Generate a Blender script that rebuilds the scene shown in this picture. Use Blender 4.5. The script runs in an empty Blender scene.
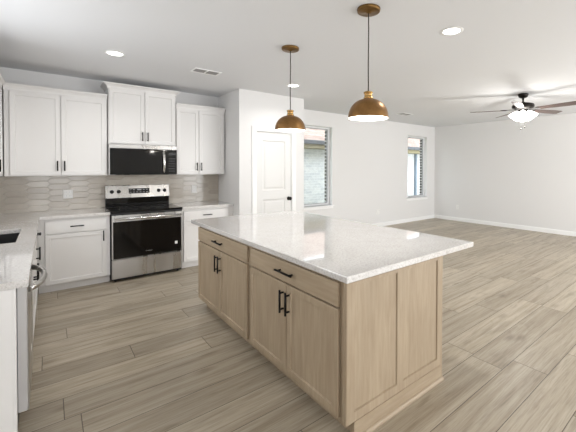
import bpy, bmesh, math, random
from mathutils import Vector, Matrix
random.seed(7)
sc = bpy.context.scene
PI = math.pi

# ---------------------------------------------------------------- camera
F_PX, YAW, PITCH, ROLL = 336.82, -0.69206, -0.01539, 0.0029
cam_d = bpy.data.cameras.new('camera')
cam = bpy.data.objects.new('camera', cam_d)
sc.collection.objects.link(cam)
cy_, sy_ = math.cos(YAW), math.sin(YAW)
Fv = Vector((-sy_, cy_, 0)); Rv = Vector((cy_, sy_, 0)); Uv = Vector((0, 0, 1))
F2 = Fv * math.cos(PITCH) + Uv * math.sin(PITCH)
U2 = Uv * math.cos(PITCH) - Fv * math.sin(PITCH)
R2 = Rv * math.cos(ROLL) + U2 * math.sin(ROLL)
U3 = U2 * math.cos(ROLL) - Rv * math.sin(ROLL)
m = Matrix.Identity(4)
for i in range(3):
    m[i][0], m[i][1], m[i][2] = R2[i], U3[i], -F2[i]
m[0][3], m[1][3], m[2][3] = -0.600, -5.735, 1.487
cam.matrix_world = m
cam_d.sensor_fit = 'HORIZONTAL'; cam_d.sensor_width = 36
cam_d.lens = F_PX / 576 * 36
cam_d.shift_x = -40.0 / 576; cam_d.shift_y = -42.82 / 576
cam_d.clip_start = .05; cam_d.clip_end = 200
sc.camera = cam

XL_ = -1.345
# ---------------------------------------------------------------- world + exposure
SKY = 4.7
w = bpy.data.worlds.new('world'); sc.world = w; w.use_nodes = True
bg = w.node_tree.nodes['Background']
bg.inputs[0].default_value = (.90, .95, 1.0, 1); bg.inputs[1].default_value = SKY
sc.view_settings.view_transform = 'Standard'
try: sc.view_settings.look = 'None'
except Exception: pass
sc.view_settings.exposure = -0.30
sc.view_settings.gamma = 1
sc.view_settings.use_curve_mapping = False

def area_light(name, loc, rot, sx, sy, power, col=(1, 1, 1)):
    d = bpy.data.lights.new(name, 'AREA'); d.shape = 'RECTANGLE'; d.size = sx; d.size_y = sy
    d.energy = power; d.color = col
    o = bpy.data.objects.new(name, d); sc.collection.objects.link(o)
    o.location = loc; o.rotation_euler = rot
    return o
# added fill lights at the invented rear openings (behind the camera), facing in
area_light('fill_rear_left', (-.25, -8.35, 1.25), (PI/2 + .3, 0, 0), 1.6, 2.1, 34, (1, .99, .98))
area_light('fill_rear_right', (5.5, -8.35, 1.25), (PI/2 + .42, 0, 0), 3.8, 2.1, 235, (1, .99, .975))
# added fill light at an invented left-wall window, outside the frame
area_light('fill_left_wall', (XL_ + .06, -2.5, 1.86), (PI/2, 0, -PI/2), 1.5, .8, 9, (1, .99, .98))

# ---------------------------------------------------------------- materials
def L(c):
    c = c / 255
    return c / 12.92 if c <= .04045 else ((c + .055) / 1.055) ** 2.4
def S(r, g, b): return (L(r), L(g), L(b), 1)
def mat(name, col, rough=.5, metal=0, spec=.5, coat=0):
    m_ = bpy.data.materials.new(name); m_.use_nodes = True
    p = m_.node_tree.nodes['Principled BSDF']
    p.inputs['Base Color'].default_value = col
    p.inputs['Roughness'].default_value = rough
    p.inputs['Metallic'].default_value = metal
    p.inputs['Specular IOR Level'].default_value = spec
    p.inputs['Coat Weight'].default_value = coat
    return m_
class NT:
    def __init__(s, m_): s.t = m_.node_tree; s.p = s.t.nodes['Principled BSDF']
    def n(s, ty, **k):
        nd = s.t.nodes.new(ty)
        for a, v in k.items(): setattr(nd, a, v)
        return nd
    def l(s, a, b): s.t.links.new(a, b)
    def math(s, op, a, b=None):
        nd = s.n('ShaderNodeMath', operation=op)
        for i, v in enumerate((a, b)):
            if v is None: continue
            if isinstance(v, (int, float)): nd.inputs[i].default_value = v
            else: s.l(v, nd.inputs[i])
        return nd.outputs[0]
    def ramp(s, fac, stops):
        nd = s.n('ShaderNodeValToRGB'); e = nd.color_ramp.elements
        while len(e) < len(stops): e.new(.5)
        for i, (p, c) in enumerate(stops): e[i].position = p; e[i].color = c
        s.l(fac, nd.inputs[0]); return nd.outputs[0]
    def coords(s, scale=(1, 1, 1), kind='Object'):
        tc = s.n('ShaderNodeTexCoord'); mp = s.n('ShaderNodeMapping')
        mp.inputs['Scale'].default_value = scale
        s.l(tc.outputs[kind], mp.inputs[0]); return mp.outputs[0]
    def noise(s, vec, scale, detail=4, rough=.5, dist=0):
        nd = s.n('ShaderNodeTexNoise'); nd.inputs['Scale'].default_value = scale
        nd.inputs['Detail'].default_value = detail; nd.inputs['Roughness'].default_value = rough
        nd.inputs['Distortion'].default_value = dist
        if vec is not None: s.l(vec, nd.inputs['Vector'])
        return nd.outputs['Fac']
    def bump(s, h, strength, dist=.01):
        nd = s.n('ShaderNodeBump'); nd.inputs['Strength'].default_value = strength
        nd.inputs['Distance'].default_value = dist
        s.l(h, nd.inputs['Height']); s.l(nd.outputs[0], s.p.inputs['Normal'])
    def mix(s, f, a, b, mode='MIX'):
        nd = s.n('ShaderNodeMix', data_type='RGBA', blend_type=mode)
        if isinstance(f, (int, float)): nd.inputs[0].default_value = f
        else: s.l(f, nd.inputs[0])
        for i, v in ((6, a), (7, b)):
            if isinstance(v, tuple): nd.inputs[i].default_value = v
            else: s.l(v, nd.inputs[i])
        return nd.outputs[2]

def paint(name, col, rough, bump=.08, sc_=180):
    m_ = mat(name, col, rough, spec=.35); t = NT(m_)
    t.bump(t.noise(t.coords(), sc_, 3), bump, .002); return m_
M_wall = paint('wall_paint', S(229, 228, 227), .75)
M_ceil = paint('ceiling_paint', S(228, 229, 231), .85, .35, 90)
M_trim = paint('trim_paint', S(246, 246, 245), .4, .02)
M_cab = mat('cabinet_white', S(232, 230, 228), .4, spec=.35)
M_door = paint('door_paint', S(226, 225, 223), .42, .03)
M_black = mat('black_metal', S(24, 22, 21), .42, .6)
M_plastic = mat('white_plastic', S(236, 235, 232), .35)
M_slot = mat('dark_slot', S(45, 44, 43), .6)
M_sink = mat('black_composite', S(34, 34, 35), .45)

def wood(name, horizontal=False):
    m_ = mat(name, S(170, 148, 124), .48, spec=.4); t = NT(m_)
    sc3 = (1.2, 14, 14) if horizontal else (14, 14, 1.2)
    v = t.coords(sc3)
    n1 = t.noise(v, 3.2, 6, .6, .35); n2 = t.noise(t.coords((3, 3, .6) if not horizontal else (.6, 3, 3)), 2.2, 3)
    c = t.ramp(n1, [(.25, S(166, 147, 123)), (.55, S(178, 160, 136)), (.8, S(187, 170, 147))])
    c2 = t.ramp(n2, [(.3, (.86, .85, .84, 1)), (.7, (1, 1, 1, 1))])
    t.l(t.mix(1, c, c2, 'MULTIPLY'), t.p.inputs['Base Color'])
    t.bump(n1, .06, .002); return m_
M_wood = wood('maple_stain'); M_woodh = wood('maple_stain_horizontal', True)
# shoe moulding in the same stain
def quartz():
    m_ = mat('white_quartz', S(226, 224, 221), .07, spec=.75, coat=.6); t = NT(m_)
    v = t.coords()
    a = t.noise(v, 70, 5, .75); b = t.noise(v, 230, 2, .6); d = t.noise(v, 9, 5, .65)
    c = t.ramp(a, [(.34, S(186, 182, 178)), (.47, S(216, 213, 210)), (.7, S(229, 226, 224))])
    c2 = t.ramp(b, [(.34, (.78, .77, .76, 1)), (.44, (1, 1, 1, 1))])
    c3 = t.ramp(d, [(.3, (.93, .925, .92, 1)), (.6, (1, 1, 1, 1))])
    t.l(t.mix(1, t.mix(.7, c, c2, 'MULTIPLY'), c3, 'MULTIPLY'), t.p.inputs['Base Color']); return m_
M_quartz = quartz()
def tiles_mat():
    m_ = mat('glazed_tile', S(180, 172, 162), .16, spec=.5); t = NT(m_)
    g = t.n('ShaderNodeNewGeometry')
    c = t.ramp(g.outputs['Random Per Island'], [(0, S(174, 165, 153)), (.5, S(182, 173, 161)), (1, S(190, 183, 172))])
    n = t.noise(t.coords(), 14, 3)
    c2 = t.ramp(n, [(.3, (.93, .93, .93, 1)), (.7, (1, 1, 1, 1))])
    t.l(t.mix(1, c, c2, 'MULTIPLY'), t.p.inputs['Base Color'])
    t.bump(n, .12, .004); return m_
M_tile = tiles_mat()
M_grout = mat('grout', S(178, 172, 163), .8)
def floor_mat():
    m_ = mat('plank_floor', S(150, 139, 123), .42, spec=.4); t = NT(m_)
    tc = t.n('ShaderNodeTexCoord'); sp = t.n('ShaderNodeSeparateXYZ'); t.l(tc.outputs['Object'], sp.inputs[0])
    X, Y = sp.outputs[0], sp.outputs[1]
    W, LN = .237, 1.52
    v = t.math('DIVIDE', t.math('ADD', Y, 3.475 + 40 * W), W)
    row = t.math('FLOOR', v); fv = t.math('FRACT', v)
    wn = t.n('ShaderNodeTexWhiteNoise', noise_dimensions='1D'); t.l(row, wn.inputs['W'])
    u = t.math('ADD', t.math('DIVIDE', t.math('ADD', X, 20), LN), wn.outputs['Value'])
    col = t.math('FLOOR', u); fu = t.math('FRACT', u)
    cb = t.n('ShaderNodeCombineXYZ'); t.l(row, cb.inputs[0]); t.l(col, cb.inputs[1])
    wn2 = t.n('ShaderNodeTexWhiteNoise', noise_dimensions='2D'); t.l(cb.outputs[0], wn2.inputs['Vector'])
    rnd = wn2.outputs['Value']
    # grain, shifted per plank
    cg = t.n('ShaderNodeCombineXYZ')
    t.l(t.math('ADD', t.math('MULTIPLY', X, .55), t.math('MULTIPLY', rnd, 37)), cg.inputs[0])
    t.l(t.math('ADD', t.math('MULTIPLY', Y, 12), t.math('MULTIPLY', rnd, 91)), cg.inputs[1])
    g1 = t.noise(cg.outputs[0], 1.6, 7, .62, .9)
    cg2 = t.n('ShaderNodeCombineXYZ')
    t.l(t.math('ADD', t.math('MULTIPLY', X, 2.2), t.math('MULTIPLY', rnd, 17)), cg2.inputs[0])
    t.l(t.math('ADD', t.math('MULTIPLY', Y, 60), t.math('MULTIPLY', rnd, 9)), cg2.inputs[1])
    g2 = t.noise(cg2.outputs[0], 2.0, 4, .6, .2)
    cg3 = t.n('ShaderNodeCombineXYZ')
    t.l(t.math('ADD', t.math('MULTIPLY', X, 1.1), t.math('MULTIPLY', rnd, 7)), cg3.inputs[0])
    t.l(t.math('ADD', t.math('MULTIPLY', Y, 5), t.math('MULTIPLY', rnd, 23)), cg3.inputs[1])
    g3 = t.noise(cg3.outputs[0], 1.9, 3, .5, .5)
    base = t.ramp(g1, [(.24, S(141, 127, 108)), (.42, S(168, 156, 137)), (.6, S(183, 172, 154)), (.85, S(194, 184, 168))])
    fine = t.ramp(g2, [(.34, (.74, .73, .715, 1)), (.54, (1, 1, 1, 1))])
    dark = t.ramp(g3, [(.58, (1, 1, 1, 1)), (.74, (.60, .57, .53, 1))])
    tone = t.ramp(rnd, [(0, (.84, .83, .815, 1)), (.5, (.96, .955, .95, 1)), (1, (1.10, 1.10, 1.09, 1))])
    c = t.mix(.8, base, fine, 'MULTIPLY'); c = t.mix(.75, c, dark, 'MULTIPLY'); c = t.mix(1, c, tone, 'MULTIPLY')
    vo = t.n('ShaderNodeTexVoronoi'); vo.inputs['Scale'].default_value = 1.0
    cv = t.n('ShaderNodeCombineXYZ')
    t.l(t.math('ADD', t.math('MULTIPLY', X, 1.5), t.math('MULTIPLY', rnd, 31)), cv.inputs[0])
    t.l(t.math('ADD', t.math('MULTIPLY', Y, 4.5), t.math('MULTIPLY', g2, .35)), cv.inputs[1])
    t.l(cv.outputs[0], vo.inputs['Vector'])
    kn_ = t.ramp(vo.outputs['Distance'], [(.03, (.58, .54, .5, 1)), (.17, (1, 1, 1, 1))])
    c = t.mix(.8, c, kn_, 'MULTIPLY')
    def edge(f, half):
        a = t.math('MINIMUM', f, t.math('SUBTRACT', 1, f)); return t.math('LESS_THAN', a, half)
    e = t.math('MAXIMUM', edge(fv, .010), edge(fu, .0016))
    c = t.mix(t.math('MULTIPLY', e, .8), c, S(66, 56, 46))
    t.l(c, t.p.inputs['Base Color'])
    t.l(t.ramp(g1, [(.2, (.44, .44, .44, 1)), (.8, (.31, .31, .31, 1))]), t.p.inputs['Roughness'])
    t.bump(t.math('SUBTRACT', t.math('MULTIPLY', g2, .3), e), .18, .003); return m_
M_floor = floor_mat()
def steel(name, col, sc3=(3.2, .4, .4), rough=.3):
    m_ = mat(name, col, rough, 1); t = NT(m_)
    n = t.noise(t.coords(sc3), 3, 2)
    t.l(t.ramp(n, [(.3, (rough - .05,) * 3 + (1,)), (.7, (rough + .12,) * 3 + (1,))]), t.p.inputs['Roughness'])
    return m_
M_steel = steel('brushed_steel', S(190, 188, 185), rough=.26)
M_steelb = steel('polished_steel', S(222, 221, 218), rough=.18)
M_dwside = mat('grey_steel_side', S(186, 184, 183), .45, .2)
M_glassb = mat('black_glass', S(9, 9, 10), .06, 0, .5)
M_blackp = mat('black_plastic', S(20, 20, 21), .35)
M_cook = mat('ceramic_cooktop', S(12, 12, 13), .12, 0, .5)
M_ring = mat('burner_ring', S(70, 70, 72), .3)
M_disp = mat('control_display', S(26, 27, 29), .2)
M_silver_ink = mat('silver_ink', S(180, 180, 180), .4)
def brass(name, col, rough):
    m_ = mat(name, col, rough, .9); t = NT(m_)
    n = t.noise(t.coords(), 22, 5, .65)
    t.l(t.ramp(n, [(.3, tuple(x * .72 for x in col[:3]) + (1,)), (.7, col)]), t.p.inputs['Base Color']); return m_
M_brass = brass('antique_brass', S(152, 114, 70), .38)
M_brassn = brass('bright_brass', S(205, 165, 105), .22)
M_brassd = brass('dark_brass', S(128, 98, 58), .4)
M_cord = mat('fabric_cord', S(52, 44, 36), .8)
def emit(name, col, st):
    m_ = mat(name, col, .6); p = m_.node_tree.nodes['Principled BSDF']
    p.inputs['Emission Color'].default_value = col; p.inputs['Emission Strength'].default_value = st; return m_
M_shade_in = mat('white_enamel', S(250, 248, 244), .5)
M_bulb = emit('bulb_glow', (1, .96, .9, 1), 30)
M_lens = emit('downlight_glow', (1, .985, .96, 1), 9)
M_fanshade = emit('frosted_shade_glow', (1, .985, .95, 1), 5)
M_bronze = mat('oil_bronze', S(38, 34, 31), .38, .8)
def bladem():
    m_ = mat('blade_walnut', S(105, 84, 74), .35, spec=.5); t = NT(m_)
    n = t.noise(t.coords((2, 22, 22)), 3, 5)
    t.l(t.ramp(n, [(.3, S(72, 58, 54)), (.7, S(104, 86, 80))]), t.p.inputs['Base Color']); return m_
M_blade = bladem()
M_vinyl = mat('window_vinyl', S(226, 227, 228), .4)
M_frame_dark = mat('window_gasket', S(150, 150, 150), .5)
def glass():
    m_ = bpy.data.materials.new('window_glass'); m_.use_nodes = True; t = m_.node_tree
    t.nodes.remove(t.nodes['Principled BSDF'])
    a = t.nodes.new('ShaderNodeBsdfTransparent'); b = t.nodes.new('ShaderNodeBsdfGlossy'); b.inputs['Roughness'].default_value = .02
    a.inputs[0].default_value = (.96, .98, .98, 1)
    mx = t.nodes.new('ShaderNodeMixShader'); mx.inputs[0].default_value = .05
    t.links.new(a.outputs[0], mx.inputs[1]); t.links.new(b.outputs[0], mx.inputs[2])
    t.links.new(mx.outputs[0], t.nodes['Material Output'].inputs[0]); return m_
M_glass = glass()
def brick(name, c1, c2, mort, axis):
    m_ = mat(name, c1, .85); t = NT(m_)
    tc = t.n('ShaderNodeTexCoord'); sp = t.n('ShaderNodeSeparateXYZ'); t.l(tc.outputs['Object'], sp.inputs[0])
    cb = t.n('ShaderNodeCombineXYZ')
    if axis == 'X': t.l(sp.outputs[0], cb.inputs[0])
    else: t.l(t.math('ADD', sp.outputs[0], sp.outputs[1]), cb.inputs[0])
    t.l(sp.outputs[2], cb.inputs[1])
    b = t.n('ShaderNodeTexBrick'); t.l(cb.outputs[0], b.inputs['Vector'])
    b.inputs['Color1'].default_value = c1; b.inputs['Color2'].default_value = c2; b.inputs['Mortar'].default_value = mort
    b.inputs['Scale'].default_value = 1; b.inputs['Mortar Size'].default_value = .006
    b.inputs['Brick Width'].default_value = .24; b.inputs['Row Height'].default_value = .085
    n = t.noise(t.coords(), 9, 4)
    t.l(t.mix(.6, b.outputs['Color'], t.ramp(n, [(.3, (.8, .8, .8, 1)), (.7, (1, 1, 1, 1))]), 'MULTIPLY'), t.p.inputs['Base Color'])
    t.bump(b.outputs['Fac'], -.4, .006); return m_
M_nbrick = brick('washed_brick', S(238, 236, 236), S(216, 216, 220), S(246, 246, 246), 'X')
def jambm():
    m_ = mat('dark_brick', S(60, 50, 46), .85); t = NT(m_)
    tc = t.n('ShaderNodeTexCoord'); sp = t.n('ShaderNodeSeparateXYZ'); t.l(tc.outputs['Object'], sp.inputs[0])
    f = t.math('FRACT', t.math('DIVIDE', sp.outputs[2], .08))
    e = t.math('LESS_THAN', f, .34)
    t.l(t.mix(e, S(58, 48, 44), S(196, 194, 190)), t.p.inputs['Base Color']); return m_
M_jamb = jambm()
def shingle():
    m_ = mat('roof_shingle', S(190, 165, 152), .9); t = NT(m_)
    b = t.n('ShaderNodeTexBrick'); t.l(t.coords((1, 1, 0)), b.inputs['Vector'])
    b.inputs['Color1'].default_value = S(150, 128, 118); b.inputs['Color2'].default_value = S(178, 158, 148); b.inputs['Mortar'].default_value = S(118, 100, 92)
    b.inputs['Scale'].default_value = 1; b.inputs['Brick Width'].default_value = .3; b.inputs['Row Height'].default_value = .16; b.inputs['Mortar Size'].default_value = .008
    t.l(b.outputs['Color'], t.p.inputs['Base Color']); return m_
M_shingle = shingle()
M_gutter = mat('gutter_metal', S(84, 86, 90), .5)
M_soffit = mat('soffit_wood', S(150, 138, 104), .7)
M_pipe = mat('downspout_metal', S(120, 134, 150), .5)
def grass():
    m_ = mat('lawn', S(96, 112, 62), .95); t = NT(m_)
    t.l(t.ramp(t.noise(t.coords(), 6, 6), [(.3, S(80, 96, 50)), (.7, S(124, 134, 84))]), t.p.inputs['Base Color']); return m_
M_lawn = grass()

# ---------------------------------------------------------------- mesh helpers
class MB:
    def __init__(s): s.bm = bmesh.new()
    def add(s, tmp):
        me = bpy.data.meshes.new('t'); tmp.to_mesh(me); tmp.free(); s.bm.from_mesh(me); bpy.data.meshes.remove(me); return s
    def box(s, x0, x1, y0, y1, z0, z1, bev=0, seg=1):
        t = bmesh.new(); bmesh.ops.create_cube(t, size=1)
        for v in t.verts:
            v.co = Vector(((x0 + x1) / 2 + v.co.x * (x1 - x0), (y0 + y1) / 2 + v.co.y * (y1 - y0), (z0 + z1) / 2 + v.co.z * (z1 - z0)))
        if bev: bmesh.ops.bevel(t, geom=t.edges[:], offset=bev, segments=seg, affect='EDGES', profile=.5)
        return s.add(t)
    def cyl(s, p0, p1, r, r2=None, seg=20, smooth=True):
        p0, p1 = Vector(p0), Vector(p1); d = p1 - p0
        t = bmesh.new(); bmesh.ops.create_cone(t, cap_ends=True, segments=seg, radius1=r, radius2=r if r2 is None else r2, depth=d.length)
        q = Vector((0, 0, 1)).rotation_difference(d.normalized()).to_matrix().to_4x4()
        bmesh.ops.transform(t, matrix=Matrix.Translation((p0 + p1) / 2) @ q, verts=t.verts)
        if smooth:
            for f in t.faces:
                if len(f.verts) == 4: f.smooth = True
        return s.add(t)
    def lathe(s, prof, c=(0, 0, 0), seg=40, axis=None):
        t = bmesh.new(); rings = []
        for r, z in prof:
            if r < 1e-5: rings.append([t.verts.new((0, 0, z))])
            else: rings.append([t.verts.new((r * math.cos(2 * PI * i / seg), r * math.sin(2 * PI * i / seg), z)) for i in range(seg)])
        for a, b in zip(rings, rings[1:]):
            for i in range(seg):
                j = (i + 1) % seg
                if len(a) == 1 and len(b) == 1: continue
                if len(a) == 1: f = t.faces.new((a[0], b[i], b[j]))
                elif len(b) == 1: f = t.faces.new((a[i], a[j], b[0]))
                else: f = t.faces.new((a[i], a[j], b[j], b[i]))
                f.smooth = True
        bmesh.ops.recalc_face_normals(t, faces=t.faces)
        M_ = Matrix.Translation(c)
        if axis is not None: M_ = M_ @ Vector((0, 0, 1)).rotation_difference(Vector(axis).normalized()).to_matrix().to_4x4()
        bmesh.ops.transform(t, matrix=M_, verts=t.verts)
        return s.add(t)
    def tube(s, pts, r, seg=10, flat=1.0):
        pts = [Vector(p) for p in pts]; t = bmesh.new(); rings = []
        for i, p in enumerate(pts):
            d = (pts[min(i + 1, len(pts) - 1)] - pts[max(i - 1, 0)]).normalized()
            up = Vector((0, 0, 1)) if abs(d.z) < .9 else Vector((0, 1, 0))
            a = d.cross(up).normalized(); b = a.cross(d).normalized()
            rings.append([t.verts.new(p + a * (r * math.cos(2 * PI * k / seg)) + b * (r * flat * math.sin(2 * PI * k / seg))) for k in range(seg)])
        for A, B_ in zip(rings, rings[1:]):
            for k in range(seg):
                f = t.faces.new((A[k], A[(k + 1) % seg], B_[(k + 1) % seg], B_[k])); f.smooth = True
        t.faces.new(rings[0][::-1]); t.faces.new(rings[-1])
        bmesh.ops.recalc_face_normals(t, faces=t.faces)
        return s.add(t)
    def prism(s, pts, a, b, axis='Z', bev=0):
        """pts: 2-D outline; axis Z -> (x,y), Y -> (x,z), X -> (y,z)"""
        t = bmesh.new()
        def P(p, h): return {'Z': (p[0], p[1], h), 'Y': (p[0], h, p[1]), 'X': (h, p[0], p[1])}[axis]
        A = [t.verts.new(P(p, a)) for p in pts]; B_ = [t.verts.new(P(p, b)) for p in pts]
        t.faces.new(A); t.faces.new(B_)
        for i in range(len(pts)):
            j = (i + 1) % len(pts); t.faces.new((A[i], A[j], B_[j], B_[i]))
        bmesh.ops.recalc_face_normals(t, faces=t.faces)
        if bev: bmesh.ops.bevel(t, geom=t.edges[:], offset=bev, segments=1, affect='EDGES')
        return s.add(t)
    def sweep(s, path, prof):
        """path: XY polyline, profile (out, z) to the RIGHT of travel, mitred"""
        t = bmesh.new(); n = len(path); P = [Vector(p) for p in path]; rings = []
        for i in range(n):
            dirs = []
            if i > 0: dirs.append((P[i] - P[i - 1]).normalized())
            if i < n - 1: dirs.append((P[i + 1] - P[i]).normalized())
            nr = [Vector((d.y, -d.x)) for d in dirs]
            if len(nr) == 2:
                mm = (nr[0] + nr[1]); mm = mm / mm.dot(nr[0])
            else: mm = nr[0]
            rings.append([t.verts.new((P[i].x + mm.x * o, P[i].y + mm.y * o, z)) for o, z in prof])
        k = len(prof)
        for A, B_ in zip(rings, rings[1:]):
            for i in range(k): t.faces.new((A[i], A[(i + 1) % k], B_[(i + 1) % k], B_[i]))
        t.faces.new(rings[0]); t.faces.new(rings[-1])
        bmesh.ops.recalc_face_normals(t, faces=t.faces)
        return s.add(t)
    def slab(s, us, vs, holes, a, b, axis='Z', bev=0):
        """grid of cells without the holes, extruded; coplanar edges dissolved"""
        t = bmesh.new()
        def P(u, v, h): return {'Z': (u, v, h), 'Y': (u, h, v), 'X': (h, u, v)}[axis]
        V = {}
        def vt(i, j):
            if (i, j) not in V: V[i, j] = t.verts.new(P(us[i], vs[j], a))
            return V[i, j]
        for i in range(len(us) - 1):
            for j in range(len(vs) - 1):
                if (i, j) in holes: continue
                t.faces.new((vt(i, j), vt(i + 1, j), vt(i + 1, j + 1), vt(i, j + 1)))
        r = bmesh.ops.extrude_face_region(t, geom=t.faces[:])
        d = Vector(P(0, 0, b)) - Vector(P(0, 0, a))
        bmesh.ops.translate(t, verts=[g for g in r['geom'] if isinstance(g, bmesh.types.BMVert)], vec=d)
        bmesh.ops.recalc_face_normals(t, faces=t.faces)
        bmesh.ops.dissolve_limit(t, angle_limit=.01, verts=t.verts, edges=t.edges)
        if bev:
            ed = [e for e in t.edges if len(e.link_faces) == 2 and e.calc_face_angle(0) > .5]
            bmesh.ops.bevel(t, geom=ed, offset=bev, segments=2, affect='EDGES')
        return s.add(t)
    def shaker(s, x0, x1, z0, z1, yf, th=.02, fr=.06, rec=.009):
        """a panelled front facing -Y, its face at yf, thickness th behind it"""
        t = bmesh.new(); bmesh.ops.create_cube(t, size=1)
        for v in t.verts:
            v.co = Vector(((x0 + x1) / 2 + v.co.x * (x1 - x0), yf + th / 2 + v.co.y * th, (z0 + z1) / 2 + v.co.z * (z1 - z0)))
        f = [f for f in t.faces if f.normal.y < -.9]
        bmesh.ops.inset_region(t, faces=f, thickness=.0025, depth=0)
        for e in t.verts: pass
        f = min((q for q in t.faces if q.normal.y < -.9), key=lambda q: abs(q.calc_center_median().x - (x0 + x1) / 2) + abs(q.calc_center_median().z - (z0 + z1) / 2) + (0 if q.calc_area() > .3 * (x1 - x0) * (z1 - z0) else 9))
        rim = [v for v in t.verts if abs(v.co.y - yf) < 1e-6 and v not in f.verts]
        for v in rim: v.co.y += .002
        bmesh.ops.inset_region(t, faces=[f], thickness=fr, depth=0)
        bmesh.ops.inset_region(t, faces=[f], thickness=.007, depth=-rec)
        return s.add(t)
    def slabfront(s, x0, x1, z0, z1, yf, th=.02): return s.box(x0, x1, yf, yf + th, z0, z1, .0025)
    def build(s, name, mt, parent=None, **kw):
        me = bpy.data.meshes.new(name); s.bm.to_mesh(me); s.bm.free(); me.materials.append(mt)
        o = bpy.data.objects.new(name, me); sc.collection.objects.link(o)
        if parent is not None: o.parent = parent
        for k, v in kw.items(): o[k] = v
        return o
def thing(name, label, cat, loc=(0, 0, 0), rotz=0, group=None):
    o = bpy.data.objects.new(name, None); o.empty_display_size = .1; sc.collection.objects.link(o)
    o.location = loc; o.rotation_euler = (0, 0, rotz); o['label'] = label; o['category'] = cat
    if group: o['group'] = group
    return o
def tag(o, label, cat, group=None):
    o['label'] = label; o['category'] = cat
    if group: o['group'] = group
    return o
def struct(o): o['kind'] = 'structure'; return o

# ---------------------------------------------------------------- the room
XL, XR, YB, YR, H = -1.345, 8.297, 0.0, -8.6, 2.71
XP, YP, XPE = 1.672, -.841, 2.898
struct(MB().box(XL - .1, XR + .1, YR - .1, .14, -.1, 0).build('floor', M_floor))
struct(MB().box(XL - .1, XR + .1, YR - .1, .14, H, H + .12).build('ceiling', M_ceil))
W1, W2, WZ = (3.37, 4.27), (7.0, 7.9), (.66, 2.39)
us = [XL - .1, W1[0], W1[1], W2[0], W2[1], XR + .1]
struct(MB().slab(us, [0, WZ[0], WZ[1], H], {(1, 1), (3, 1)}, 0, .14, 'Y').build('wall_back', M_wall))
struct(MB().slab([XL - .1, W1[0] + .02, W1[1] - .035, W2[0] + .02, W2[1] - .035, XR + .1], [-.2, WZ[0] - .01, WZ[1] - .02, H], {(1, 1), (3, 1)}, .145, .22, 'Y').build('wall_exterior', M_jamb))
struct(MB().slab([YR, -3.3, -1.7, 0], [0, 1.42, 2.3, H], {(1, 1)}, XL - .12, XL, 'X').build('wall_left', M_wall))
mb = MB(); mb.slab([-3.3, -3.26, -1.74, -1.7], [1.42, 1.46, 2.26, 2.3], {(1, 1)}, XL - .1, XL - .05, 'X', .003)
struct(mb.build('window_5', M_vinyl))  # unseen window over the sink, added to let more light in
struct(MB().box(XR, XR + .1, YR, 0, 0, H).build('wall_right', M_wall))
# rear wall behind the camera, two wide openings added to light the room
struct(MB().slab([XL - .1, -1.1, .6, 3.5, 7.5, XR + .1], [0, .1, 2.35, H], {(1, 1), (3, 1)}, YR, YR - .12, 'Y').build('wall_rear', M_wall))
for i, (a, b) in enumerate(((-1.1, .6), (3.5, 7.5))):
    mb = MB(); mid = (a + b) / 2
    for x0, x1 in ((a, a + .06), (mid - .04, mid + .04), (b - .06, b)): mb.box(x0, x1, YR - .09, YR - .03, .1, 2.35, .003)
    mb.box(a + .06, b - .06, YR - .09, YR - .03, .1, .17, .003); mb.box(a + .06, b - .06, YR - .09, YR - .03, 2.29, 2.35, .003)
    wo = struct(mb.build('window_%d' % (i + 3), M_vinyl))  # frames of the added light openings, never in view
# pantry box: two walls with a door opening
D0, D1, DZ = 1.972, 2.628, 2.072
struct(MB().box(XP, XP + .1, YP + .1, 0, 0, H).build('wall_pantry_side', M_wall))
struct(MB().box(XPE - .1, XPE, YP + .1, 0, 0, H).build('wall_pantry_end', M_wall))
struct(MB().slab([XP, D0 - .012, D1 + .012, XPE], [0, DZ + .012, H], {(1, 0)}, YP, YP + .1, 'Y').build('wall_pantry_front', M_wall))
# baseboards
bp = [(0, 0), (.014, 0), (.014, .085), (.009, .1), (0, .1)]
struct(MB().sweep([(XPE, YP), (XPE, 0), (XR, 0), (XR, YR)], bp).build('baseboard_right', M_trim))
struct(MB().sweep([(XP, YP + .19), (XP, YP), (D0 - .092, YP)], bp).build('baseboard_pantry', M_trim))
struct(MB().sweep([(D1 + .092, YP), (XPE, YP)], bp).build('baseboard_pantry_end', M_trim))

# windows in the back wall
for i, (a, b) in enumerate((W1, W2)):
    z0, z1 = WZ; mb = MB()
    mb.slab([a, a + .05, b - .05, b], [z0, z0 + .04, z1 - .04, z1], {(1, 1)}, .085, .14, 'Y', .003)
    fr = struct(mb.build('window_%d' % (i + 1), M_vinyl))
    MB().slab([a + .05, a + .06, b - .06, b - .05], [z0 + .04, z0 + .052, z1 - .052, z1 - .04], {(1, 1)}, .1, .13, 'Y').build('gasket', M_frame_dark, fr)
    MB().box(a + .045, b - .045, .112, .117, z0 + .045, z1 - .045).build('pane', M_glass, fr)
    MB().box(a - .045, b + .045, -.035, .088, z0 - .022, z0, .004).box(a - .03, b + .03, -.014, -.0005, z0 - .07, z0 - .022, .003).build('sill', M_trim, fr)
    MB().box(a + .16, a + .25, .095, .112, z1 - .052, z1 - .038, .002).build('latch', M_black, fr)

# pantry door: casing, slab, knob
cas = MB()
cw = .082
for x0, x1 in ((D0 - cw - .008, D0 - .008), (D1 + .008, D1 + cw + .008)):
    cas.box(x0, x1, YP - .016, YP, 0, DZ + .008, .003).box(x0 + .012, x1 - .012, YP - .021, YP - .016, 0, DZ + .008, .002)
cas.box(D0 - cw - .008, D1 + cw + .008, YP - .016, YP, DZ + .008, DZ + .008 + cw, .003)
cas.box(D0 - cw + .004, D1 + cw - .004, YP - .021, YP - .016, DZ + .02, DZ - .004 + cw, .002)
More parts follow.
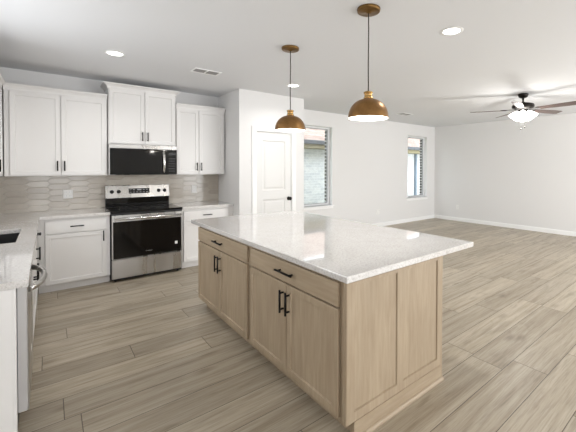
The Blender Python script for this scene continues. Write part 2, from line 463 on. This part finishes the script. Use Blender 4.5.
# jamb lining
cas.box(D0 - .012, D0 - .003, YP, YP + .1, 0, DZ + .003).box(D1 + .003, D1 + .012, YP, YP + .1, 0, DZ + .003).box(D0 - .012, D1 + .012, YP, YP + .1, DZ + .003, DZ + .012)
door = bpy.data.objects.new('door_1', None); sc.collection.objects.link(door); door['kind'] = 'structure'; door.location = (D0, YP, 0)
def local(o, parent):
    o.parent = parent
    for v in o.data.vertices: v.co -= parent.location
local(cas.build('casing', M_trim), door)
def door_slab():
    t = bmesh.new()
    mb = MB()
    xs = [D0, 2.083, 2.517, D1]; zs = [.012, .25, .965, 1.115, 1.935, DZ]
    mb.slab(xs, zs, {(1, 1), (1, 3)}, YP + .012, YP + .047, 'Y')
    for za, zb in ((.25, .965), (1.115, 1.935)):
        # moulded recess then raised field
        a, b = 2.083, 2.517; y = YP + .012
        loops = [((0, 0)), ((.012, .012)), ((.03, .012)), ((.05, .004))]
        q = bmesh.new(); prev = None
        for ins, dep in loops:
            r = [q.verts.new((x, y + dep, z)) for x, z in ((a + ins, za + ins), (b - ins, za + ins), (b - ins, zb - ins), (a + ins, zb - ins))]
            if prev:
                for k in range(4): q.faces.new((prev[k], prev[(k + 1) % 4], r[(k + 1) % 4], r[k]))
            prev = r
        q.faces.new(prev); bmesh.ops.recalc_face_normals(q, faces=q.faces)
        for f in q.faces:
            if f.normal.y > 0.5: bmesh.ops.reverse_faces(q, faces=q.faces[:]); break
        mb.add(q)
    return mb
ds = door_slab().build('door_leaf', M_door); local(ds, door)
kx, kz = 2.583, .962
kn = MB().lathe([(0, 0), (.033, 0), (.033, .006), (.026, .011), (.011, .013), (.011, .034), (.022, .038), (.03, .05), (.031, .058), (.024, .068), (0, .072)], (kx, YP + .012, kz), 28, (0, -1, 0)).build('knob', M_black)
local(kn, door); kn.parent = door
hg = MB()
for z in (.3, 1.1, 1.85): hg.cyl((D0 - .003, YP + .008, z - .045), (D0 - .003, YP + .008, z + .045), .006, seg=10)
local(hg.build('hinge', M_vinyl), door)

# ---------------------------------------------------------------- cabinets
def pull(parent, x, yf, z, length, vertical, name='handle', r=.0072, stand=.03):
    mb = MB(); h = length / 2; q = h * .72
    if vertical:
        mb.cyl((x, yf - stand, z - h), (x, yf - stand, z + h), r, seg=12)
        for s_ in (-q, q): mb.cyl((x, yf, z + s_), (x, yf - stand, z + s_), r * .9, seg=10)
    else:
        mb.cyl((x - h, yf - stand, z), (x + h, yf - stand, z), r, seg=12)
        for s_ in (-q, q): mb.cyl((x + s_, yf, z), (x + s_, yf - stand, z), r * .9, seg=10)
    return mb.build(name, M_black, parent, label='black bar handle')
UG = 'white shaker wall cabinets'
def wall_cabinet(label, loc, rotz, width, depth, z0, z1, doors, hz, crown_ext, crown_h, crown_out, rail=0.0):
    """local frame: x along the wall, front towards -y, back at y=0"""
    t = thing('wall_cabinet', label, 'cabinet', (loc[0], loc[1], z0), rotz)
    hb = z1 - z0
    MB().box(0, width, -depth + .02, 0, 0, hb, .002).build('body', M_cab, t)
    for (a, b, side) in doors:
        d = MB().shaker(a, b, .012, hb - .03, -depth, .019, .062).build('door', M_cab, t)
        hx = b - .03 if side == 'r' else a + .03
        pull(d, hx, -depth, hz, .125, True, stand=.03)
    e0, e1 = crown_ext
    o = crown_out; d0 = -depth + .018
    prof = [(0, hb - .028), (.008, hb - .028), (.012, hb), (o * .55, hb + crown_h * .45), (o, hb + crown_h - .012), (o, hb + crown_h), (0, hb + crown_h)]
    path = []
    if e0: path.append((0, 0))
    path += [(0, d0), (width, d0)]
    if e1: path.append((width, 0))
    # travel so that 'right' is outward
    path = path
    MB().sweep([(x, y) for x, y in path], prof).build('crown_moulding', M_cab, t)
    return t
wall_cabinet('white two-door shaker wall cabinet left of the microwave', (-1.0, 0, 0), 0, 1.01, .332, 1.378, 2.412,
             [(.05, .514, 'r'), (.524, .995, 'l')], .125, (False, False), .055, .045)
wall_cabinet('raised white two-door wall cabinet with tall crown above the microwave', (.02, 0, 0), 0, .86, .35, 1.808, 2.585,
             [(.012, .438, 'r'), (.446, .848, 'l')], .115, (True, True), .046, .055)
wall_cabinet('white two-door shaker wall cabinet right of the microwave, beside the pantry', (.89, 0, 0), 0, .765, .332, 1.378, 2.412,
             [(.008, .335, 'r'), (.343, .735, 'l')], .125, (False, False), .055, .045)
# left wall upper (faces +X): local x -> +Y
wall_cabinet('white wall cabinet on the left wall, cut by the photo\'s left edge', (XL, -1.6, 0), PI / 2, 1.6, .338, 1.378, 2.412,
             [(.03, .55, 'l'), (.558, 1.24, 'l')], .125, (False, False), .055, .045)

def base_cabinet(label, loc, rotz, width, depth, drawers, doors, toe=.1, toe_rec=.06, name='base_cabinet', hm=None, mw=None, mh=None, fr=.062, hl=.13, ztop=.876, zbody=None, slabdrawer=True, dh=.135, toe_mat=None):
    t = thing(name, label, 'cabinet', loc, rotz); mw = mw or M_cab; mh = mh or M_cab
    MB().box(0, width, -depth + .02, -.004, toe, zbody or ztop, .0015).build('body', mw, t)
    MB().box(.0, width, -depth + .02 + toe_rec, -.02, 0, toe).build('toe_kick', toe_mat or mw, t)
    for (a, b, z0, z1, hz) in drawers:
        d = (MB().slabfront(a, b, z0, z1, -depth) if slabdrawer else MB().shaker(a, b, z0, z1, -depth, .019, .03)).build('drawer', mh, t)
        if hz: pull(d, (a + b) / 2, -depth, hz, dh, False)
    for (a, b, z0, z1, side, hz) in doors:
        d = MB().shaker(a, b, z0, z1, -depth, .019, fr).build('door', mw, t)
        hx = b - .032 if side == 'r' else a + .032
        pull(d, hx, -depth, hz, hl, True)
    return t
base_cabinet('white base cabinet with one wide drawer and door left of the range', (-.703, 0, 0), 0, .703, .63,
             [(.063, .663, .70, .848, .776)], [(.063, .663, .105, .69, 'r', .625)])
base_cabinet('white base cabinet with drawer and two doors between range and pantry', (.885, 0, 0), 0, .785, .63,
             [(.02, .705, .70, .848, .776)], [(.02, .358, .105, .69, 'r', .6), (.366, .705, .105, .69, 'l', .6)])
# left run (faces +X)
LX = -.725
base_cabinet('narrow white drawer cabinet in the corner under the left counter', (XL, -1.36, 0), PI / 2, .70, .64,
             [(.01, .66, .70, .848, .776)], [(.01, .66, .105, .69, 'l', .625)])
base_cabinet('white two-door sink cabinet beneath the black sink', (XL, -2.79, 0), PI / 2, 1.43, .64,
             [(.01, 1.42, .70, .848, None)], [(.01, .711, .105, .69, 'r', .62), (.719, 1.42, .105, .69, 'l', .62)], zbody=.66)

# L-shaped counter with sink cut-out
SX0, SX1, SY0, SY1 = -1.2, -.8, -2.25, -1.51
us = [XL, SX0, SX1, -.685, 0.0]; vs = [-3.445, SY0, SY1, -.652, 0]
holes = {(1, 1), (3, 0), (3, 1), (3, 2)}
o = MB().slab(us, vs, holes, .877, .914, 'Z', .003).build('countertop', M_quartz)
tag(o, 'L-shaped white speckled quartz countertop around the black sink', 'countertop')
o = MB().box(.884, XP, -.652, 0, .877, .914, .003).build('countertop', M_quartz)
tag(o, 'short white quartz countertop between the range and the pantry wall', 'countertop')
sk = thing('kitchen_sink', 'black undermount sink set in the left white counter', 'sink', (SX0, SY0, .68))
sb = MB(); g = .012
W_, D_ = SX1 - SX0, SY1 - SY0
sb.slab([-g, 0, W_, W_ + g], [-g, 0, D_, D_ + g], {(1, 1)}, 0, .196, 'Z').box(-g, W_ + g, -g, D_ + g, -.012, 0)
sb.build('basin', M_sink, sk)
MB().lathe([(0, .001), (.045, .001), (.05, .004), (.04, .006), (.02, .003), (0, .003)], (W_ / 2, D_ / 2, 0), 24).build('drain', M_steel, sk)

# end panel + dishwasher
ep = MB().box(XL, -.745, -3.44, -3.41, 0, .876, .001).box(-.745, -.733, -3.438, -3.40, 0, .876, .001).build('end_panel', M_cab)
tag(ep, 'tall white panel closing the near end of the left counter', 'end panel')
dw = thing('dishwasher', 'stainless dishwasher with curved handle in the left counter run', 'dishwasher', (XL, -3.395, 0), PI / 2)
# local: x -> +Y ; front -y -> +X
fy = -(-.692 - XL)
MB().box(.005, .59, fy + .045, -.03, .10, .872).box(.01, .585, fy + .1, -.05, 0, .1).build('body', M_blackp, dw)
dd = MB().box(0, .595, fy, fy + .042, .215, .868, .004).build('door', M_dwside, dw)
MB().box(.004, .591, fy - .0035, fy + .001, .22, .864, .002).build('door_skin', M_steel, dd)
hp = [(.03 + .5 * k / 16, fy - .005 - .062 * math.sin(PI * k / 16) ** .6, .845 - .0 * k) for k in range(17)]
MB().tube(hp, .013, 12, 1.3).build('handle', M_steel, dd)
MB().box(.30, .36, fy - .0055, fy - .0035, .40, .42, .0005).build('badge', M_plastic, dd)
MB().prism([(0.20, .812), (.222, .812), (.215, .64), (.211, .60)], fy - .035, fy - .0345, 'Y').build('warranty_strip', M_plastic, dd, label='thin white film strip hanging from the handle')
MB().box(0.01, .585, fy + .07, fy + .082, .0, .2).build('toe_panel', M_blackp, dw)

# ---------------------------------------------------------------- backsplash
def picket(name, w_, z0, z1):
    """elongated hexagons in x-z, facing -y"""
    TW, TH, PT, G = .255, .078, .045, .0035
    t = bmesh.new(); nx = int(w_ / (TW - PT)) + 3; nz = int((z1 - z0) / TH) + 3
    for i in range(-1, nx):
        for j in range(-1, nz):
            cx = i * (TW - PT); cz = z0 + j * TH + (TH / 2 if i % 2 else 0)
            hw, hh = TW / 2 - G * .9, TH / 2 - G / 2
            o_ = [(-hw, 0), (-hw + PT, -hh), (hw - PT, -hh), (hw, 0), (hw - PT, hh), (-hw + PT, hh)]
            A = [t.verts.new((cx + x, -.007, cz + z)) for x, z in o_]
            k = .0025
            B_ = [t.verts.new((cx + x * (1 - k / hw), -.009, cz + z * (1 - k / hh))) for x, z in o_]
            t.faces.new(B_)
            for q in range(6): t.faces.new((A[q], A[(q + 1) % 6], B_[(q + 1) % 6], B_[q]))
    for co, no in (((.001, 0, 0), (1, 0, 0)), ((w_ - .001, 0, 0), (-1, 0, 0)), ((0, 0, z0 + .001), (0, 0, 1)), ((0, 0, z1 - .001), (0, 0, -1))):
        bmesh.ops.bisect_plane(t, geom=t.verts[:] + t.edges[:] + t.faces[:], plane_co=co, plane_no=no, clear_inner=True)
    bmesh.ops.recalc_face_normals(t, faces=t.faces)
    s_ = sum(f.normal.y for f in t.faces)
    if s_ > 0: bmesh.ops.reverse_faces(t, faces=t.faces[:])
    return t
for (lab, loc, rz, w_) in (('taupe glazed picket tile backsplash behind the range', (XL + .01, 0, 0), 0, XP - XL - .01),
                           ('taupe glazed picket tile backsplash on the left wall by the sink', (XL, -3.4, 0), PI / 2, 3.39)):
    bs = thing('tile_backsplash', lab, 'backsplash', (loc[0], loc[1], .914), rz)
    MB().box(0, w_, -.007, -.0005, 0.0005, .4635).build('grout', M_grout, bs)
    MB().add(picket('x', w_, 0.0005, .4635)).build('tiles', M_tile, bs)

# ---------------------------------------------------------------- range
rg = thing('range', 'stainless electric range with black glass oven door and cooktop', 'stove', (.006, 0, 0))
RW = .870
MB().box(0.004, RW - .004, -.64, -.02, .02, .895, .002).build('body', M_blackp, rg)
for x in (.05, RW - .05):
    for y in (-.6, -.08): MB().cyl((x, y, 0), (x, y, .025), .015).build('foot', M_blackp, rg)
ct = MB().box(0, RW, -.665, -.10, .895, .918, .004, 2).build('cooktop', M_cook, rg)
for x, y, r in ((.22, -.5, .11), (.65, -.5, .085), (.22, -.25, .075), (.65, -.25, .11), (.435, -.22, .05)):
    MB().lathe([(r - .002, .9182), (r - .002, .9187), (r, .9187), (r, .9182), (r - .002, .9182)], (x, y, 0), 48).build('burner_ring', M_ring, ct)
bgd = MB().box(0.004, RW - .03, -.085, -.012, .918, 1.05, .003).build('backguard', M_glassb, rg)
cp = MB().prism([(-.105, 1.045), (-.012, 1.045), (-.012, 1.225), (-.075, 1.225)], .0, RW - .026, 'X', .004).build('control_panel', M_steel, rg)
# panel plane slopes: y = -.105 + (z-1.045)*(.03/.18)
def py(z): return -.105 + (z - 1.045) * (.03 / .18)
pn = Vector((0, -1, .167)).normalized()
MB().prism([(py(1.105) - .003, 1.105), (py(1.105) + .01, 1.105), (py(1.178) + .01, 1.178), (py(1.178) - .003, 1.178)], .29, .565, 'X').build('display', M_glassb, cp)
for i in range(6):
    for j in range(2):
        if i in (2, 3) and j == 1: continue
        z = 1.12 + j * .035; MB().box(.302 + i * .043, .302 + i * .043 + .024, py(z) - .0036, py(z) - .003, z, z + .008).build('touch_key', M_silver_ink, cp)
MB().box(.40, .455, py(1.153) - .0042, py(1.153) - .003, 1.15, 1.168).build('clock', M_silver_ink, cp)
for x in (.082, .165, .692, .776):
    z = 1.137; c = Vector((x, py(z), z))
    k = MB().lathe([(0, .0), (.026, 0), (.026, .006), (.021, .008), (.019, .03), (.014, .034), (0, .035)], c, 24, pn)
    k.build('knob', M_blackp, cp)
# front
MB().box(0.0, RW, -.662, -.638, .868, .895, .003).build('front_trim', M_blackp, rg)
od = MB().box(.006, RW - .006, -.672, -.64, .295, .865, .005).build('oven_door', M_steel, rg)
MB().box(.02, RW - .018, -.676, -.671, .302, .782, .002).build('door_glass', M_glassb, od)
MB().box(.15, RW - .15, -.677, -.6755, .42, .72, .0005).build('door_window', M_glassb, od)
hm_ = MB().tube([(.03, -.725, .822), (RW - .03, -.725, .822)], .0125, 14, 1.25)
for x in (.05, RW - .05): hm_.box(x - .014, x + .014, -.722, -.67, .81, .834, .004)
hm_.build('handle', M_steelb, od)
MB().box(.765, .80, -.6785, -.6765, .405, .445).build('sticker', M_plastic, od, label='small white sticker')
dr = MB().box(.006, RW - .006, -.672, -.64, .045, .288, .005).build('storage_drawer', M_steel, rg)
def text_mesh(body, size, loc, rot, mt, parent, name='lettering', ext=.0006):
    c = bpy.data.curves.new(name, 'FONT'); c.body = body; c.size = size; c.extrude = ext
    c.align_x = 'CENTER'; c.align_y = 'CENTER'
    tmp = bpy.data.objects.new('tmp', c); sc.collection.objects.link(tmp)
    dg = bpy.context.evaluated_depsgraph_get(); me = bpy.data.meshes.new_from_object(tmp.evaluated_get(dg))
    bpy.data.objects.remove(tmp); me.name = name
    o = bpy.data.objects.new(name, me); sc.collection.objects.link(o)
    me.materials.clear(); me.materials.append(mt); o.parent = parent; o.location = loc; o.rotation_euler = rot
    return o
text_mesh('Whirlpool', .019, (RW / 2 + .0, -.6772, .362), (PI / 2, 0, 0), M_silver_ink, od)

# ---------------------------------------------------------------- microwave
mw = thing('microwave', 'black over-the-range microwave with steel handle under the raised cabinet', 'microwave', (.018, 0, 1.384))
MW, MH, MY = .862, .42, -.40
MB().box(0.0, MW, MY + .03, -.012, 0.004, MH, .003).build('body', M_steel, mw)
MB().box(.0, MW, MY + .004, MY + .03, MH - .055, MH, .003).build('vent_trim', M_steel, mw)
md = MB().box(.012, .705, MY, MY + .03, .006, MH - .058, .004).build('door', M_glassb, mw)
MB().box(.045, .63, MY - .0012, MY + .001, .05, MH - .1, .0005).build('door_window', M_glassb, md)
cpn = MB().box(.708, MW - .002, MY + .001, MY + .03, .006, MH - .058, .004).build('control_panel', M_glassb, mw)
MB().box(.745, .84, MY - .0005, MY + .002, .285, .32).build('display', M_disp, cpn)
M_key = mat('keypad_ink', S(95, 95, 97), .5)
for i in range(3):
    for j in range(6): MB().box(.752 + i * .03, .768 + i * .03, MY - .0004, MY + .002, .045 + j * .037, .055 + j * .037).build('key', M_key, cpn)
hp = [(.675, MY - .006 - .045 * math.sin(PI * k / 14) ** .55, .03 + (MH - .12) * k / 14) for k in range(15)]
MB().tube(hp, .017, 12, 1.0).build('handle', M_steelb, md)
MB().box(.10, .76, MY + .06, MY + .2, -.002, .006).build('grease_filter', M_slot, mw)

# ---------------------------------------------------------------- island
# cabinets face -X: rotz=-90deg, local x -> -Y, local front (-y) -> -X
IX, IY0, IY1 = .606, -4.436, -2.135
IXE = 1.53
ID = .62
def isl(label, ystart, width, stile, x_d0, x_d1):
    mid = (x_d0 + x_d1) / 2
    return base_cabinet(label, (IX + ID, ystart, 0), -PI / 2, width, ID,
        [(x_d0, x_d1, .728, .862, .795)],
        [(x_d0, mid - .003, .118, .715, 'r', .598), (mid + .003, x_d1, .118, .715, 'l', .598)],
        toe=.105, toe_rec=.07, name='island_cabinet', mw=M_wood, mh=M_woodh, fr=.058, hl=.15, dh=.2)
isl('light wood island cabinet at the range end, drawer over two doors', IY1, 1.155, 0, .004, 1.135)
isl('light wood island cabinet nearest the camera, drawer over two doors', IY1 - 1.16, 1.112, 0, .036, 1.072)
# near end panel (faces -Y), with frame and two recessed fields, and the notch for the toe kick
def panel_y(xs, zs, rec, y0, th):
    """framed panel facing -Y: rec cells recessed"""
    mb = MB(); mb.slab(xs, zs, rec, y0, y0 + th, 'Y', .002)
    return mb
epn = thing('island_end_panel', 'light wood framed panel on the near end of the island', 'panel', (IX, IY0, 0))
w_ = 1.512 - IX
mbp = MB()
xs = [0, .066, .420, .488, .855, w_]; zs = [.105, .165, .85, .876]
mbp.slab(xs, zs, {(1, 1), (3, 1)}, 0.0, .012, 'Y', .0035)
mbp.build('frame', M_wood, epn)
MB().box(0.002, w_-.002, .0075, .026, .107, .874).box(.062, w_, .012, .026, 0, .105).build('field', M_wood, epn)
MB().box(.062, w_, 0, .012, 0, .105).prism([(0.0, 0), (-.016, 0), (-.015, .012), (-.009, .020), (0.0, .023)], .062, w_ + .016, 'X').build('base_moulding', M_woodh, epn)
MB().box(w_, IXE - IX, .002, .02, 0.0, .876, .001).build('edge_strip', M_wood, epn)
# front corner post
MB().box(.0, .06, .0265, .028, .105, .876).build('corner_post', M_wood, epn)
bk = MB().box(IX + ID + .002, IXE - .012, IY0 + .03, IY1 - .004, 0, .876, .001).box(IXE - .012, IXE, IY0 + .03, IY1 - .004, 0, .876, .001).build('island_back_panel', M_wood)
tag(bk, 'light wood back of the island, below the seating overhang', 'panel')
ic = MB().box(.600, 1.947, -4.446, -1.926, .8765, .914, .005, 2).build('island_countertop', M_quartz)
tag(ic, 'large white speckled quartz top on the wooden island', 'countertop')

# ---------------------------------------------------------------- outlets
def outlet(label, loc, rotz, gang=1, w_=.085, h_=.13):
    t = thing('wall_outlet', label, 'outlet', loc, rotz)
    p = MB().box(-w_ / 2, w_ / 2, -.007, 0, -h_ / 2, h_ / 2, .003).build('cover_plate', M_plastic, t)
    for g_ in range(gang):
        gx = (g_ - (gang - 1) / 2) * .05
        for s_ in (-1, 1):
            q = MB().box(gx - .017, gx + .017, -.0085, -.006, s_ * .026 - .015, s_ * .026 + .015, .002).build('socket', M_trim, p)
            MB().box(gx - .009, gx - .006, -.0092, -.008, s_ * .026 - .004, s_ * .026 + .008).box(gx + .006, gx + .009, -.0092, -.008, s_ * .026 - .004, s_ * .026 + .008).build('slots', M_slot, q)
    return t
outlet('white outlet plate on the tile backsplash left of the range', (-.404, -.0095, 1.126), 0, 2, .105, .12)
outlet('white outlet on the tile backsplash right of the range', (1.258, -.0095, 1.131), 0)
outlet('white outlet low on the wall between the two windows', (5.787, -.0005, .385), 0, 2, .13, .13)
outlet('white outlet low on the far right wall', (XR - .0005, -.749, .39), PI / 2 + PI)

# ---------------------------------------------------------------- ceiling fittings
def downlight(label, x, y, power=9):
    t = thing('recessed_downlight', label, 'ceiling light', (x, y, H), 0)
    MB().lathe([(.07, -.0005), (.074, -.006), (.098, -.004), (.1, -.0005)], seg=40).build('trim_ring', M_trim, t)
    MB().lathe([(0, -.004), (.05, -.0045), (.0715, -.003)], seg=40).build('lens', M_lens, t)
    d = bpy.data.lights.new('downlight_beam', 'AREA'); d.shape = 'DISK'; d.size = .14; d.energy = power; d.color = (1, .98, .95); d.spread = 2.6
    o = bpy.data.objects.new('downlight_beam', d); sc.collection.objects.link(o); o.location = (x, y, H - .012)
    return t
downlight('glowing round downlight in the ceiling over the left floor aisle', -.045, -1.48)
downlight('glowing round downlight seen behind the far pendant cord', 2.204, -1.543)
downlight('large glowing round downlight right of the near pendant', 2.172, -4.112)
def vent(label, x, y, rz, w_, d_):
    t = thing('ceiling_vent', label, 'vent', (x, y, H), rz)
    MB().slab([-w_ / 2, -w_ / 2 + .022, -.011, .011, w_ / 2 - .022, w_ / 2], [-d_ / 2, -d_ / 2 + .022, d_ / 2 - .022, d_ / 2], {(1, 1), (3, 1)}, -.0005, -.009, 'Z', .002).build('frame', M_trim, t)
    MB().box(-w_ / 2 + .02, w_ / 2 - .02, -d_ / 2 + .02, d_ / 2 - .02, -.0018, -.0008).build('backing', M_slot, t)
    sl = MB()
    n = 6
    for k in range(n):
        y0 = -d_ / 2 + .024 + (d_ - .048) * (k + .5) / n
        sl.box(-w_ / 2 + .022, w_ / 2 - .022, y0 - .002, y0 + .004, -.008, -.002)
    sl.build('slats', mat('vent_slat', S(150, 148, 145), .6), t)
vent('white ceiling vent above the range aisle', .95, -1.43, 0, .34, .19)
vent('white ceiling vent far away near the back windows', 5.585, -.97, 0, .36, .22)

def pendant(label, x, y):
    t = thing('pendant_lamp', label, 'pendant lamp', (x, y, H), 0, None)
    MB().lathe([(0, 0), (.088, 0), (.09, -.006), (.086, -.022), (.078, -.026), (.02, -.028), (.018, -.034), (0, -.034)], seg=44).build('canopy', M_brassd, t)
    MB().tube([(0, 0, -.03), (.002, .001, -.2), (-.0015, 0, -.42), (.001, 0, -.6), (0, 0, -.64)], .0045, 10).build('cord', M_cord, t)
    MB().lathe([(0, -.632), (.03, -.634), (.036, -.638), (.036, -.646), (.031, -.648), (.031, -.676), (.037, -.68), (.037, -.69), (.0, -.69)], seg=32).build('neck', M_brassn, t)
    R_, Hh = .155, .145; zt = -.688; n = 16
    outer = [(R_ * math.sin(a) ** .86 if a > 0 else 0, zt - Hh * (1 - math.cos(a))) for a in [PI / 2 * k / n for k in range(n + 1)]]
    outer.append((R_ + .001, zt - Hh - .006))
    sh = MB().lathe(outer + [(R_ - .003, zt - Hh - .006), (R_ - .003, zt - Hh)] , seg=56).build('lamp_shade', M_brass, t, label='domed antique brass shade')
    inner = [((R_ - .004) * math.sin(a) ** .86 if a > 0 else 0, zt - .004 - (Hh - .004) * (1 - math.cos(a))) for a in [PI / 2 * k / n for k in range(n + 1)]]
    MB().lathe(inner + [(R_ - .003, zt - Hh - .0055)], seg=56).build('shade_lining', M_shade_in, sh)
    MB().lathe([(0, zt - .13)] + [(.034 * math.sin(PI * k / 12), zt - .096 - .034 * math.cos(PI * (1 - k / 12)) * -1 * -1) for k in range(1, 9)] + [(.014, zt - .04), (.014, zt - .01), (0, zt - .01)], seg=24).build('bulb', M_bulb, t)
    d = bpy.data.lights.new('pendant_glow', 'POINT'); d.energy = 5; d.shadow_soft_size = .035; d.color = (1, .95, .88)
    o = bpy.data.objects.new('pendant_glow', d); sc.collection.objects.link(o); o.location = (x, y, H + zt - .138)
pendant('brass dome pendant nearer the range, over the island', 1.305, -2.83)
pendant('brass dome pendant nearer the camera, over the island', 1.302, -3.924)

# ---------------------------------------------------------------- ceiling fan
FX, FY = 5.39, -3.51
fan = thing('ceiling_fan', 'bronze five-blade ceiling fan with glowing light kit', 'ceiling fan', (FX, FY, H))
MB().lathe([(0, 0), (.075, 0), (.078, -.02), (.062, -.055), (.035, -.07), (0, -.07)], seg=32).build('canopy', M_bronze, fan)
MB().cyl((0, 0, -.06), (0, 0, -.16), .014).build('downrod', M_bronze, fan)
MB().lathe([(0, -.135), (.03, -.137), (.05, -.15), (.11, -.158), (.155, -.175), (.165, -.20), (.16, -.225), (.12, -.24), (.09, -.262), (0, -.262)], seg=48).build('motor_housing', M_bronze, fan)
for k in range(5):
    a = math.radians(50 + 72 * k)
    bm_ = MB()
    n = 14; pts = []
    for i in range(n + 1):   # outline, root to rounded tip
        s_ = i / n; r = .25 + .55 * s_; hw = .052 + .02 * min(1, s_ * 1.6)
        if s_ > .95: hw *= math.sqrt(max(.0, 1 - ((s_ - .95) / .05) ** 2 * .4))
        pts.append((r, hw))
    outl = pts + [(r, -h) for r, h in reversed(pts)]
    bm_.prism(outl, -.003, .003, 'Z')
    b = bm_.build('blade', M_blade, fan, label='reddish brown wood blade')
    b.rotation_euler = (math.radians(-12), 0, a); b.location = (0, 0, -.262)
    b.rotation_mode = 'XYZ'
    MB().prism([(.10, -.018), (.17, -.014), (.23, -.036), (.33, -.03), (.33, .03), (.23, .036), (.17, .014), (.10, .018)], .003, .011, 'Z', .002).build('blade_iron', M_bronze, b)
lk = MB().lathe([(0, -.258), (.07, -.26), (.078, -.28), (.06, -.30), (.03, -.312), (0, -.315)], seg=32).build('light_fitter', M_bronze, fan)
for k in range(4):
    a = math.radians(20 + 90 * k); dx, dy = math.cos(a), math.sin(a)
    ax = Vector((dx * .62, dy * .62, -.78)).normalized(); c = Vector((dx * .065, dy * .065, -.288))
    sh = MB().lathe([(0, 0), (.026, .0), (.03, .012), (.046, .035), (.063, .07), (.075, .11), (.083, .135), (.0795, .135), (.058, .075), (.0, .05)], c, 28, ax).build('lamp_shade', M_fanshade, fan, label='frosted white glowing glass shade')
for x, y, z in ((.02, -.02, -.53), (-.03, .02, -.56)):
    MB().cyl((x, y, -.30), (x, y, z), .0018, seg=6).lathe([(0, 0), (.009, .006), (.011, .018), (.004, .034), (0, .034)], (x, y, z - .03), 12).build('pull_chain', M_bronze, fan)
d = bpy.data.lights.new('fan_glow', 'POINT'); d.energy = 42; d.shadow_soft_size = .12; d.color = (1, .97, .92)
o = bpy.data.objects.new('fan_glow', d); sc.collection.objects.link(o); o.location = (FX, FY, H - .50)

# ---------------------------------------------------------------- outside
struct(MB().box(-20, 30, .28, 30, -.35, -.2).build('ground', M_lawn))
nh = thing('neighbour_house', 'pale washed-brick house with pinkish shingle roof outside the windows', 'house', (4, 3.1, -.2))
MB().box(-2, 12, 0, 7, 0, 2.5).build('wall', M_nbrick, nh)
MB().prism([(-.55, 2.42), (-.55, 2.52), (3.5, 4.65), (7.55, 2.52), (7.55, 2.42)], -2.4, 12.4, 'X').build('roof', M_shingle, nh)
MB().box(-2.4, 12.4, -.56, 0, 2.30, 2.42).build('soffit', M_soffit, nh)
MB().box(-2.4, 12.4, -.67, -.56, 2.42, 2.54, .01).build('gutter', M_gutter, nh)
MB().box(7.55, 7.65, -.09, -.0, .0, 2.3, .01).build('downspout', M_pipe, nh)
